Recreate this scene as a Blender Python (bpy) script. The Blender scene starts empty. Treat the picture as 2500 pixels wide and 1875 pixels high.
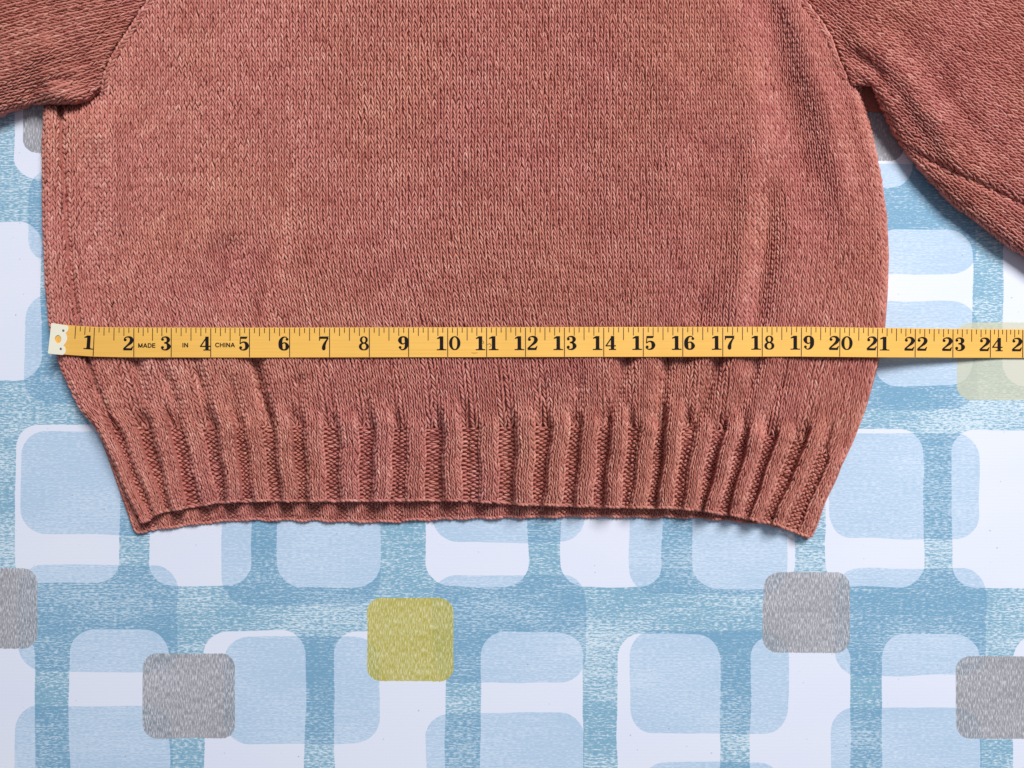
import bpy, math
import numpy as np

scene = bpy.context.scene
COL = scene.collection
rng = np.random.default_rng(7)

# ------------------------------------------------------------------ camera
S0 = 0.000276          # metres per photo pixel (2500 px wide) on the table
D = 0.48               # camera height above the table
cam_d = bpy.data.cameras.new('camera')
cam_d.sensor_width = 36.0
cam_d.lens = 36.0 * D / (2500 * S0)
cam_d.clip_start = 0.01
cam_d.clip_end = 50.0
cam = bpy.data.objects.new('camera', cam_d)
cam.location = (0, 0, D)
COL.objects.link(cam)
scene.camera = cam

# ------------------------------------------------------------------ light
world = bpy.data.worlds.new('World')
scene.world = world
world.use_nodes = True
bg = world.node_tree.nodes['Background']
bg.inputs[0].default_value = (0.80, 0.88, 1.0, 1)
bg.inputs[1].default_value = 0.22

def area(name, loc, target, sx, sy, power, col):
    l = bpy.data.lights.new(name, 'AREA')
    l.shape = 'RECTANGLE'; l.size = sx; l.size_y = sy
    l.energy = power; l.color = col
    o = bpy.data.objects.new(name, l)
    o.location = loc
    from mathutils import Vector
    d = Vector(target) - Vector(loc)
    o.rotation_euler = d.to_track_quat('-Z', 'Y').to_euler()
    COL.objects.link(o)
    return o
# a tall window beyond the top of the picture, a little to the right
area('window_light', (0.78, 1.30, 1.75), (0, 0, 0), 0.85, 0.85, 61.0, (1.0, 0.985, 0.96))

vs = scene.view_settings
vs.view_transform = 'Standard'
vs.look = 'None'
vs.exposure = 0.08
vs.gamma = 1.0
vs.use_curve_mapping = False

# ------------------------------------------------------------------ helpers
def P(x, y, h):
    """photo pixel + height -> world"""
    k = S0 * (1 - np.asarray(h) / D)
    return np.stack([(np.asarray(x) - 1250) * k, -(np.asarray(y) - 937.5) * k,
                     np.asarray(h) + 0 * np.asarray(x)], -1)

def ss(t):
    t = np.clip(t, 0, 1)
    return t * t * (3 - 2 * t)

def roundf(d, R):
    q = np.clip(d / R, 0, 1)
    return np.sqrt(np.maximum(0, 1 - (1 - q) ** 2))

def poly_dist(x, y, pts):
    """distance, signed side and fraction along a polyline"""
    best = np.full(np.shape(x), 1e9); side = np.zeros(np.shape(x)); fr = np.zeros(np.shape(x))
    n = len(pts) - 1
    for i in range(n):
        ax, ay = pts[i]; bx, by = pts[i + 1]
        dx, dy = bx - ax, by - ay
        L2 = dx * dx + dy * dy
        t = np.clip(((x - ax) * dx + (y - ay) * dy) / L2, 0, 1)
        ex, ey = x - ax - t * dx, y - ay - t * dy
        d = np.hypot(ex, ey)
        m = d < best - 1e-9
        best = np.where(m, d, best)
        side = np.where(m, np.sign(dx * (y - ay) - dy * (x - ax)), side)
        fr = np.where(m, (i + t) / n, fr)
    return best, side, fr

def in_poly(x, y, pts):
    c = np.zeros(np.shape(x), bool)
    n = len(pts)
    for i in range(n):
        ax, ay = pts[i]; bx, by = pts[(i + 1) % n]
        if ay == by: continue
        cond = ((ay > y) != (by > y)) & (x < (bx - ax) * (y - ay) / (by - ay) + ax)
        c ^= cond
    return c

def mesh_np(name, co, quads, mat, parent=None, attr=None, smooth=True):
    me = bpy.data.meshes.new(name)
    nq = len(quads)
    me.vertices.add(len(co)); me.loops.add(nq * 4); me.polygons.add(nq)
    me.vertices.foreach_set('co', np.ascontiguousarray(co, np.float32).ravel())
    me.loops.foreach_set('vertex_index', np.ascontiguousarray(quads, np.int32).ravel())
    me.polygons.foreach_set('loop_start', np.arange(0, nq * 4, 4, dtype=np.int32))
    me.polygons.foreach_set('use_smooth', np.full(nq, smooth, bool))
    if attr is not None:
        a = me.attributes.new('heather', 'FLOAT', 'POINT')
        a.data.foreach_set('value', np.ascontiguousarray(attr, np.float32))
    me.update(calc_edges=True)
    me.materials.append(mat)
    o = bpy.data.objects.new(name, me)
    COL.objects.link(o)
    if parent: o.parent = parent
    return o

def empty(name, loc, label, cat, group=None):
    o = bpy.data.objects.new(name, None)
    o.empty_display_size = 0.02
    o.location = loc
    COL.objects.link(o)
    o['label'] = label; o['category'] = cat
    if group: o['group'] = group
    return o

class NT:
    def __init__(self, name):
        self.m = bpy.data.materials.new(name); self.m.use_nodes = True
        self.t = self.m.node_tree
        self.b = self.t.nodes['Principled BSDF']
    def n(self, typ, **kw):
        nd = self.t.nodes.new(typ)
        for k, v in kw.items(): setattr(nd, k, v)
        return nd
    def link(self, a, b): self.t.links.new(a, b)
    def val(self, sock, v):
        if hasattr(v, 'node'): self.link(v, sock)
        else: sock.default_value = v
    def math(self, op, a, b=None, clamp=False):
        nd = self.n('ShaderNodeMath', operation=op, use_clamp=clamp)
        self.val(nd.inputs[0], a)
        if b is not None: self.val(nd.inputs[1], b)
        return nd.outputs[0]
    def vmath(self, op, a, b=None):
        nd = self.n('ShaderNodeVectorMath', operation=op)
        self.val(nd.inputs[0], a)
        if b is not None: self.val(nd.inputs[1], b)
        return nd.outputs[1] if op in ('LENGTH', 'DISTANCE', 'DOT_PRODUCT') else nd.outputs[0]
    def rng(self, v, a, b, c, d):
        nd = self.n('ShaderNodeMapRange'); nd.clamp = True
        self.val(nd.inputs[0], v)
        for i, q in enumerate((a, b, c, d)): nd.inputs[i + 1].default_value = q
        return nd.outputs[0]
    def mix(self, f, a, b):
        nd = self.n('ShaderNodeMix', data_type='RGBA')
        self.val(nd.inputs[0], f); self.val(nd.inputs[6], a); self.val(nd.inputs[7], b)
        return nd.outputs[2]
    def noise(self, vec, scale, detail=2.0, rough=0.5):
        nd = self.n('ShaderNodeTexNoise')
        self.link(vec, nd.inputs['Vector'])
        nd.inputs['Scale'].default_value = scale
        nd.inputs['Detail'].default_value = detail
        nd.inputs['Roughness'].default_value = rough
        return nd.outputs
    def bump(self, h, strength, dist):
        nd = self.n('ShaderNodeBump')
        nd.inputs['Strength'].default_value = strength
        nd.inputs['Distance'].default_value = dist
        self.link(h, nd.inputs['Height'])
        self.link(nd.outputs[0], self.b.inputs['Normal'])

def plain(name, col, rough=0.5, metal=0.0):
    m = NT(name)
    m.b.inputs['Base Color'].default_value = (*col, 1)
    m.b.inputs['Roughness'].default_value = rough
    m.b.inputs['Metallic'].default_value = metal
    return m

# ------------------------------------------------------------------ materials
# wool
m = NT('salmon_wool')
at = m.n('ShaderNodeAttribute', attribute_name='heather')
tc = m.n('ShaderNodeTexCoord')
n1 = m.noise(tc.outputs['Object'], 1500.0, 2.0, 0.6)[0]
n2 = m.noise(tc.outputs['Object'], 14.0, 2.0)[0]
v = m.math('ADD', at.outputs['Fac'], m.math('MULTIPLY', m.math('SUBTRACT', n1, 0.5), 0.85))
cr = m.n('ShaderNodeValToRGB')
el = cr.color_ramp.elements
el[0].position = 0.0; el[0].color = (0.29, 0.072, 0.058, 1)
el[1].position = 1.0; el[1].color = (0.80, 0.45, 0.37, 1)
e = el.new(0.35); e.color = (0.50, 0.172, 0.138, 1)
e = el.new(0.65); e.color = (0.63, 0.270, 0.215, 1)
m.link(v, cr.inputs[0])
tint = m.mix(m.rng(n2, 0.35, 0.65, 0, 1), (1.0, 0.96, 1.04, 1), (1.0, 1.0, 0.97, 1))
mul = m.n('ShaderNodeMix', data_type='RGBA', blend_type='MULTIPLY')
mul.inputs[0].default_value = 1.0
m.link(cr.outputs[0], mul.inputs[6]); m.link(tint, mul.inputs[7])
m.link(mul.outputs[2], m.b.inputs['Base Color'])
m.b.inputs['Roughness'].default_value = 0.85
m.b.inputs['Specular IOR Level'].default_value = 0.25
m.b.inputs['Sheen Weight'].default_value = 0.08
m.b.inputs['Sheen Roughness'].default_value = 0.4
m.b.inputs['Sheen Tint'].default_value = (1.0, 0.7, 0.6, 1)
m.bump(n1, 0.5, 0.0003)
WOOL = m.m

# tape plastic
m = NT('yellow_tape_plastic')
tc = m.n('ShaderNodeTexCoord')
mp = m.n('ShaderNodeMapping'); mp.inputs['Scale'].default_value = (12, 900, 1)
m.link(tc.outputs['Object'], mp.inputs[0])
bn = m.noise(mp.outputs[0], 1.0, 3.0)[0]
cn = m.noise(tc.outputs['Object'], 35.0, 3.0)[0]
c = m.mix(m.rng(bn, 0.3, 0.7, 0, 1), (0.86, 0.47, 0.095, 1), (0.92, 0.53, 0.125, 1))
c = m.mix(m.rng(cn, 0.45, 0.85, 0, 0.35), c, (0.78, 0.42, 0.08, 1))
m.link(c, m.b.inputs['Base Color'])
m.b.inputs['Roughness'].default_value = 0.55
m.b.inputs['Specular IOR Level'].default_value = 0.3
m.bump(bn, 0.15, 0.0002)
TAPE = m.m
INK = plain('black_ink', (0.012, 0.009, 0.010), 0.8)
INK.b.inputs['Specular IOR Level'].default_value = 0.15
INK = INK.m
LINE = plain('dark_brown_ink', (0.035, 0.012, 0.008), 0.5).m
m = plain('tinned_metal', (0.95, 0.90, 0.74), 0.35, 0.1)
CLIP = m.m
RIVET = plain('dull_rivet_metal', (0.28, 0.25, 0.22), 0.4, 0.8).m

# ------------------------------------------------------------------ printed cloth
WHITES = [(36,1035,291,1426),(364,1036,615,1431),(677,1038,928,1435),(1040,1040,1289,1432),(1369,1042,1618,1435),
          (1692,1044,1938,1438),(2015,1048,2255,1434),(2325,1052,2580,1438),(-280,1033,-30,1424),
          (-165,1538,84,1932),(168,1536,412,1932),(495,1540,745,1934),(816,1541,1087,1936),(1174,1543,1424,1938),
          (1507,1548,1758,1940),(1832,1553,2077,1942),(2156,1548,2393,1942),(2472,1552,2720,1944),
          (-150,540,100,928),(2135,558,2375,942),(2449,558,2700,944),(32,50,290,438),(1985,60,2230,459),
          (-290,50,-45,438)]
PALES = [(49,1051,415,1305),(45,1380,434,1640),(34,1722,418,1990),(542,1200,928,1478),(545,1554,927,1818),
         (1057,1050,1428,1325),(1056,1404,1430,1667),(1040,1740,1426,1990),(1537,1180,1920,1452),(1537,1540,1925,1792),
         (2036,1389,2408,1649),(2029,1728,2396,1990),(1562,1862,1912,2110),(2024,1059,2393,1315),
         (1990,400,2385,669),(2000,734,2388,1000),(68,412,440,642),(60,723,440,985),
         (2545,1210,2700,1478),(2540,1554,2700,1818),(-330,1204,-75,1478)]
GREYS = [(-120,1388,90,1585),(348,1595,573,1804),(1864,1397,2075,1594),(2334,1602,2560,1804),(54,178,268,373),(1993,190,2207,393)]
YELLOWS = [(896,1460,1107,1664)]
FADED = [(2336,786,2560,978)]

grp = bpy.data.node_groups.new('rounded_patch', 'ShaderNodeTree')
for nm, ty in (('Point', 'NodeSocketVector'), ('Centre', 'NodeSocketVector'), ('Half', 'NodeSocketVector'), ('Radius', 'NodeSocketFloat')):
    grp.interface.new_socket(name=nm, in_out='INPUT', socket_type=ty)
grp.interface.new_socket(name='Distance', in_out='OUTPUT', socket_type='NodeSocketFloat')
gi = grp.nodes.new('NodeGroupInput'); go = grp.nodes.new('NodeGroupOutput')
def gv(op, a, b=None):
    nd = grp.nodes.new('ShaderNodeVectorMath'); nd.operation = op
    grp.links.new(a, nd.inputs[0])
    if b is not None:
        if hasattr(b, 'node'): grp.links.new(b, nd.inputs[1])
        else: nd.inputs[1].default_value = b
    return nd
q = gv('SUBTRACT', gi.outputs[0], gi.outputs[1])
q = gv('ABSOLUTE', q.outputs[0])
q = gv('SUBTRACT', q.outputs[0], gi.outputs[2])
q = gv('MAXIMUM', q.outputs[0], (0, 0, 0))
q = gv('LENGTH', q.outputs[0])
s_ = grp.nodes.new('ShaderNodeMath'); s_.operation = 'SUBTRACT'
grp.links.new(q.outputs[1], s_.inputs[0]); grp.links.new(gi.outputs[3], s_.inputs[1])
grp.links.new(s_.outputs[0], go.inputs[0])

m = NT('printed_blue_cloth')
tc = m.n('ShaderNodeTexCoord')
flat = m.vmath('MULTIPLY', tc.outputs['Object'], (1, 1, 0))
wob = m.noise(flat, 22.0, 1.0)[1]
rowv = m.vmath('MULTIPLY', flat, (60, 1100, 0))
ragged = m.noise(rowv, 1.0, 1.0)[1]
pt = m.vmath('ADD', flat, m.vmath('MULTIPLY', m.vmath('SUBTRACT', wob, (.5, .5, .5)), (.0042, .0042, 0)))
pt = m.vmath('ADD', pt, m.vmath('MULTIPLY', m.vmath('SUBTRACT', ragged, (.5, .5, .5)), (.0012, .0004, 0)))
colv = m.vmath('MULTIPLY', flat, (1100, 60, 0))
rag2 = m.noise(colv, 1.0, 1.0)[1]
pt2 = m.vmath('ADD', flat, m.vmath('MULTIPLY', m.vmath('SUBTRACT', wob, (.5, .5, .5)), (.0022, .0022, 0)))
pt2 = m.vmath('ADD', pt2, m.vmath('MULTIPLY', m.vmath('SUBTRACT', rag2, (.5, .5, .5)), (.0004, .0012, 0)))

def union(boxes, rad, point):
    out = None
    for (x0, y0, x1, y1) in boxes:
        g = m.n('ShaderNodeGroup'); g.node_tree = grp
        m.link(point, g.inputs[0])
        hx, hy = (x1 - x0) / 2, (y1 - y0) / 2
        g.inputs[1].default_value = (((x0 + x1) / 2 - 1250) * S0, -((y0 + y1) / 2 - 937.5) * S0, 0)
        g.inputs[2].default_value = ((hx - rad) * S0, (hy - rad) * S0, 0)
        g.inputs[3].default_value = rad * S0
        out = g.outputs[0] if out is None else m.math('MINIMUM', out, g.outputs[0])
    return m.rng(out, -0.00012, 0.00012, 1, 0)

mw = union(WHITES, 58, pt)
mp_ = union(PALES, 62, pt)
mg = union(GREYS, 36, pt2)
my = union(YELLOWS, 36, pt2)
mf = union(FADED, 36, pt2)
# woven streaks of the print
hs = m.noise(m.vmath('MULTIPLY', flat, (330, 1150, 0)), 1.0, 2.0, 0.6)[0]
hl = m.noise(m.vmath('MULTIPLY', flat, (40, 1000, 0)), 1.0, 2.0, 0.6)[0]
vs_ = m.noise(m.vmath('MULTIPLY', flat, (1700, 260, 0)), 1.0, 2.0, 0.65)[0]
lo = m.noise(m.vmath('MULTIPLY', flat, (9, 22, 0)), 1.0, 2.0)[0]
fl = m.math('ADD', m.math('ADD', hs, m.math('MULTIPLY', m.math('SUBTRACT', hl, 0.5), 0.45)), m.math('MULTIPLY', m.math('SUBTRACT', lo, 0.5), 0.45))
dark = m.mix(m.rng(fl, 0.44, 0.64, 0, 0.95), (0.225, 0.43, 0.59, 1), (0.70, 0.81, 0.91, 1))
darkp = m.mix(m.rng(fl, 0.48, 0.70, 0, 0.9), (0.190, 0.385, 0.565, 1), (0.60, 0.73, 0.86, 1))
white = m.mix(m.rng(lo, 0.3, 0.7, 0, 1), (0.76, 0.80, 0.95, 1), (0.79, 0.82, 0.945, 1))
pale = m.mix(m.rng(fl, 0.40, 0.75, 0, 1), (0.46, 0.61, 0.80, 1), (0.66, 0.77, 0.92, 1))
base = m.mix(mp_, dark, darkp)
wh = m.mix(mp_, white, pale)
c = m.mix(mw, base, wh)
vfl = m.math('ADD', vs_, m.math('MULTIPLY', m.math('SUBTRACT', lo, 0.5), 0.3))
grey0 = m.mix(m.math('MULTIPLY', mp_, 0.8), (0.31, 0.31, 0.345, 1), (0.25, 0.285, 0.335, 1))
grey = m.mix(m.rng(vfl, 0.45, 0.66, 0, 0.85), grey0, (0.72, 0.73, 0.80, 1))
yel0 = m.mix(m.math('MULTIPLY', mp_, 0.8), (0.47, 0.42, 0.09, 1), (0.40, 0.39, 0.10, 1))
yel = m.mix(m.rng(vfl, 0.45, 0.68, 0, 0.85), yel0, (0.82, 0.78, 0.50, 1))
c = m.mix(mg, c, grey)
c = m.mix(my, c, yel)
c = m.mix(m.math('MULTIPLY', mf, 0.7), c, (0.60, 0.59, 0.40, 1))
# rare specks
sp = m.noise(flat, 420.0, 0.0)[0]
c = m.mix(m.rng(sp, 0.845, 0.88, 0, 0.5), c, (0.25, 0.27, 0.33, 1))
m.link(c, m.b.inputs['Base Color'])
m.b.inputs['Roughness'].default_value = 0.6
m.b.inputs['Specular IOR Level'].default_value = 0.3
wv = m.n('ShaderNodeTexWave', wave_type='BANDS', bands_direction='Y')
wv.inputs['Scale'].default_value = 330.0; wv.inputs['Distortion'].default_value = 1.5
m.link(flat, wv.inputs[0])
m.bump(m.math('ADD', m.math('MULTIPLY', wv.outputs['Fac'], 0.4), fl), 0.18, 0.0002)
CLOTH = m.m

def build_cloth():
    nx, ny = 120, 96
    X = np.linspace(-0.50, 0.50, nx); Y = np.linspace(-0.40, 0.40, ny)
    gx, gy = np.meshgrid(X, Y)
    z = -0.0004 + 0.00035 * (np.sin(gx * 17 + 2 * np.sin(gy * 9)) * np.cos(gy * 13 + 1.0))
    top = np.stack([gx, gy, z], -1).reshape(-1, 3)
    bot = top.copy(); bot[:, 2] = -0.004
    n = nx * ny
    i = np.arange(nx - 1); j = np.arange(ny - 1)
    a = (j[:, None] * nx + i[None]).ravel()
    q1 = np.stack([a, a + 1, a + 1 + nx, a + nx], -1)
    q2 = q1[:, ::-1] + n
    e = np.concatenate([np.arange(nx), np.arange(1, ny) * nx + nx - 1, (ny - 1) * nx + np.arange(nx - 2, -1, -1), np.arange(ny - 2, 0, -1) * nx])
    f = np.roll(e, -1)
    q3 = np.stack([e, e + n, f + n, f], -1)
    o = mesh_np('tablecloth', np.concatenate([top, bot]), np.concatenate([q1, q2, q3]), CLOTH)
    o['kind'] = 'structure'
    o['label'] = 'pale blue tablecloth printed with rounded white, grey and yellow squares'
build_cloth()

# ------------------------------------------------------------------ sweater surfaces (pixel space + height)
XL = np.array([(-200,112),(250,108),(350,104),(560,104),(700,110),(800,120),(900,145),(1000,190),(1045,229),(1130,262),(1300,330)], float)
XRO = np.array([(-200,1850),(-60,1930),(0,1975),(45,2011),(90,2038),(149,2060),(194,2079),(235,2101),(320,2125),(430,2150),(520,2163),(620,2168),
                (720,2165),(800,2160),(900,2143),(1000,2118),(1070,2093),(1129,2066),(1310,1978)], float)
XRW = np.array([(-200,2072),(0,2085),(150,2095),(235,2105),(320,2125),(430,2150),(520,2163),(620,2168),(720,2165),(800,2160),(900,2143),(1000,2118),(1070,2093),(1129,2066)], float)
SEAM_L = [(500,-230),(430,-130),(362,-14),(335,23),(307,68),(271,122),(247,176),(238,225),(222,262)]
SEAM_R = [(1820,-230),(1885,-130),(1930,-60),(1975,0),(2011,45),(2038,90),(2060,149),(2079,194),(2096,228)]
def itp(tab, y): return np.interp(y, tab[:, 0], tab[:, 1])

FOLDS = [  # polyline, height in mm, width px
    ([(1934,-120),(1934,23),(1979,158),(2020,271),(2042,384),(2062,497),(2068,600)], 2.7, 36),
    ([(1860,-100),(1880,60),(1900,190),(1950,407),(1968,520)], -3.4, 52),
    ([(1846,330),(1832,420),(1824,497),(1812,640),(1796,760),(1782,860)], 1.7, 26),
    ([(1892,400),(1878,540),(1862,680),(1842,800),(1822,880)], -4.6, 30),
    ([(1735,700),(1705,790),(1672,880),(1640,1000)], -3.0, 26),
    ([(194,250),(198,400),(205,560),(215,700),(250,830)], -1.7, 34),
    ([(262,260),(275,420),(280,600)], 2.0, 30),
    ([(690,180),(700,400),(684,600),(640,760),(624,880),(640,960),(668,1030)], -2.4, 24),
    ([(620,860),(640,960),(664,1030)], -4.2, 12),
    ([(556,560),(556,660),(540,760)], -2.4, 40),
    ([(330,860),(345,930),(360,1030)], -3.0, 17),
    ([(395,880),(430,980),(440,1040)], -3.2, 16),
    ([(480,880),(500,960),(520,1030)], -3.4, 16),
    ([(560,900),(575,970),(590,1030)], -2.6, 14),
    ([(735,900),(735,960),(735,1030)], -2.6, 16),
    ([(812,920),(812,1030)], -1.8, 14),
    ([(900,940),(893,1030)], -1.5, 14),
    ([(1540,820),(1527,890),(1491,1020)], -4.0, 18),
    ([(1640,820),(1627,894),(1608,1030)], -4.4, 16),
    ([(1775,820),(1753,890),(1694,1040)], -4.4, 18),
    ([(1860,860),(1830,940),(1775,1040)], -3.4, 17),
    ([(1920,900),(1890,980),(1860,1045)], -2.6, 16),
    ([(1420,900),(1405,1030)], -2.6, 15),
    ([(1330,930),(1325,1030)], -1.8, 14),
    ([(1180,-50),(1200,250),(1170,500)], 0.9, 70),
    ([(900,100),(880,420),(900,700)], -0.9, 60),
    ([(1400,150),(1420,420),(1400,720)], -0.9, 60),
    ([(420,60),(440,300),(470,600)], -1.2, 60),
    ([(1600,60),(1640,300),(1640,560)], 1.2, 50),
]
GST = 4
GX0, GY0 = -260, -260
gxs = np.arange(GX0, 2780, GST); gys = np.arange(GY0, 1400, GST)
GXX, GYY = np.meshgrid(gxs.astype(float), gys.astype(float))

def body_height(x, y):
    xl = itp(XL, y); xr = itp(XRO, y)
    dl, dr = x - xl, xr - x
    left = 2 + 11 * roundf(dl, 28) + 6.5 * ss(dl / 320)
    e = 13 - 11 * ss((y - 140) / 110)
    right = e + (11 - e) * roundf(dr, 28) + 9.5 * ss(dr / 340)
    right = np.where(y < 260, np.maximum(right, e), right)
    h = np.minimum(left, right)
    # raglan seams
    dL, sL, _ = poly_dist(x, y, SEAM_L)
    dR, sR, _ = poly_dist(x, y, SEAM_R)
    up = 1 - ss((y - 210) / 60)
    h = h - up * 3.0 * np.exp(-(dL / 10) ** 2) - (1 - ss((y - 150) / 80)) * 2.2 * np.exp(-(dR / 13) ** 2)
    h = h - 8.0 * np.exp(-(((x - 175) / 75) ** 2 + ((y - 235) / 42) ** 2))
    h = h - 3.0 * np.exp(-(((x - 243) / 20) ** 2 + ((y - 235) / 40) ** 2))
    fade = ss(np.minimum(dl, dr) / 50)
    for pts, a, w in FOLDS:
        d, _, fr = poly_dist(x, y, pts)
        h = h + 2.0 * a * np.exp(-(d / w) ** 2) * (0.25 + 0.75 * ss(np.minimum(fr, 1 - fr) / 0.28 + (0.8 if pts[-1][1] >= 1020 else 0) * (fr > 0.5))) * (0.3 + 0.7 * fade)
    # side seam groove
    d, _, _ = poly_dist(x, y, [(150,262),(156,400),(166,560),(178,700),(205,840),(238,950),(284,1045)])
    h = h - 6.2 * np.exp(-(d / 8.0) ** 2)
    # falls away towards the hem
    h = h * (1 - 0.40 * ss((y - 860) / 380))
    # slow unevenness
    h = h + 0.5 * np.sin(x / 61 + 1.3 * np.sin(y / 97)) * np.sin(y / 83 + 0.7) * fade
    h = h + 0.35 * np.sin(x / 23 + 2 * np.sin(y / 51)) * np.sin(y / 39 + x / 110) * fade
    return np.maximum(h, 1.2) * 0.001
HB = body_height(GXX, GYY)

EDGE_R = [(2040,215),(2100,205),(2128,210),(2146,253),(2178,325),(2223,389),(2268,443),(2327,502),(2381,542),(2449,597),(2500,628),(2620,715),(2800,850)]
POLY_R = EDGE_R + [(2900,850),(2900,-500),(1500,-500)] + [(x - 30, y + 6) for x, y in SEAM_R]
EDGE_L = [(-300,385),(-150,335),(0,285),(45,268),(80,257),(120,256),(181,256),(217,246),(238,225)]
POLY_L = EDGE_L + [(p[0] + 9, p[1] + 2) for p in SEAM_L[::-1][1:]] + [(500,-500),(-500,-500),(-500,385)]

def sleeve_r_height(x, y):
    d1, _, _ = poly_dist(x, y, EDGE_R[2:])
    d1 = np.where(in_poly(x, y, POLY_R), d1, 0)
    d2, s2, _ = poly_dist(x, y, SEAM_R)
    d2 = np.where(x > itp(XRO, y), d2, -d2)
    e3 = 7.5 * (1 - ss((y - 235) / 110))
    h = 3 + e3 + (10 - 0.6 * e3) * roundf(d1, 42) + 8 * ss(d1 / 200)
    g = np.where(d2 > 0, 12.0 + 7 * ss(d2 / 130), 12.0 - 9 * ss(-d2 / 18))
    h = np.minimum(h, g)
    for pts, a, w in [([(2030,-20),(2088,90),(2150,140),(2223,203),(2285,300),(2330,385),(2420,470)], 2.8, 30),
                      ([(2120,20),(2200,80),(2290,190),(2380,330),(2470,420)], -2.6, 36),
                      ([(2060,165),(2110,180),(2150,215),(2200,300)], 1.6, 12),
                      ([(2075,120),(2120,150),(2170,190)], -1.6, 14),
                      ([(2214,357),(2270,392),(2330,420),(2400,452),(2500,500),(2620,560)], -2.8, 9)]:
        d, _, fr = poly_dist(x, y, pts)
        h = h + a * np.exp(-(d / w) ** 2) * ss(np.minimum(fr, 1 - fr) / 0.2 + 0.1)
    h = h + 0.5 * np.sin(x / 47 + y / 60) * np.sin(y / 55) * ss(d1 / 50)
    return np.maximum(h, 1.5) * 0.001
HR = sleeve_r_height(GXX, GYY)

def sleeve_l_height(x, y):
    d1, _, _ = poly_dist(x, y, EDGE_L)
    d1 = np.where(in_poly(x, y, POLY_L), d1, 0)
    d2, _, _ = poly_dist(x, y, SEAM_L)
    over = np.exp(-(((x - 180) / 80) ** 4))
    h = 3 + 6 * over * ss((y - 150) / 60) + 11 * roundf(d1, 40) + 8 * ss(d1 / 170)
    h = np.minimum(h, 16.5 - 2.5 * ss((y - 120) / 90) + 6 * ss(d2 / 90))
    for pts, a, w in [([(-100,250),(20,190),(80,140),(130,90)], 3.0, 26),
                      ([(60,240),(95,215),(130,195),(190,190)], -3.2, 13),
                      ([(110,232),(160,236),(215,225)], 1.5, 14),
                      ([(-60,140),(60,70),(140,-20)], -2.2, 40)]:
        d, _, fr = poly_dist(x, y, pts)
        h = h + a * np.exp(-(d / w) ** 2) * ss(np.minimum(fr, 1 - fr) / 0.2 + 0.1)
    return np.maximum(h, 1.5) * 0.001
HL = sleeve_l_height(GXX, GYY)

def samp(H, x, y):
    fx = np.clip((x - GX0) / GST, 0, H.shape[1] - 1.001); fy = np.clip((y - GY0) / GST, 0, H.shape[0] - 1.001)
    i = fx.astype(int); j = fy.astype(int); u = fx - i; v = fy - j
    return (H[j, i] * (1 - u) + H[j, i + 1] * u) * (1 - v) + (H[j + 1, i] * (1 - u) + H[j + 1, i + 1] * u) * v

# rib centre lines, top and bottom, traced along the hem
RT = np.array([(253,1043),(312,1044),(393,1044),(470,1044),(551,1044),(619,1040),(692,1040),(768,1040),(852,1040),(935,1042),(1018,1044),(1106,1044),
      (1195,1044),(1283,1042),(1367,1040),(1442,1040),(1514,1040),(1584,1042),(1647,1041),(1719,1043),(1789,1053),(1848,1056),(1916,1064),(1986,1086),(2042,1129)], float)
RB = np.array([(352,1270),(391,1248),(438,1239),(510,1226),(572,1221),(640,1220),(711,1220),(776,1220),(852,1220),(931,1220),(1014,1219),(1105,1219),
      (1195,1223),(1277,1229),(1350,1231),(1425,1233),(1493,1235),(1560,1236),(1626,1237),(1686,1240),(1736,1247),(1792,1256),(1845,1267),(1902,1279),(1964,1306)], float)
NR = 25
NW = 148
def rib_knots(R, frac, mx):
    ks, xs = [], []
    for k in range(NR):
        pl = R[k, 0] - R[k - 1, 0] if k else R[1, 0] - R[0, 0]
        pr = R[k + 1, 0] - R[k, 0] if k < NR - 1 else pl
        rw = min(mx, frac * 0.5 * (pl + pr))
        ks += [6 * k, 6 * k + 4]; xs += [R[k, 0] - rw / 2, R[k, 0] + rw / 2]
    return np.array(ks, float), np.array(xs)
KT, XT = rib_knots(RT, 0.57, 47)
KB, XB = rib_knots(RB, 0.60, 47)
WC = np.arange(NR) * 6.0 + 2
NBR, NHR = 100, 17     # body rows, hem rows
wob_ph = rng.uniform(0, 6.28, 400)

def lin(k, x, w):   # interp with linear ends
    r = np.interp(w, k, x)
    r = np.where(w < k[0], x[0] + (w - k[0]) * 12, r)
    return np.where(w > k[-1], x[-1] + (w - k[-1]) * 12, r)

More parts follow.
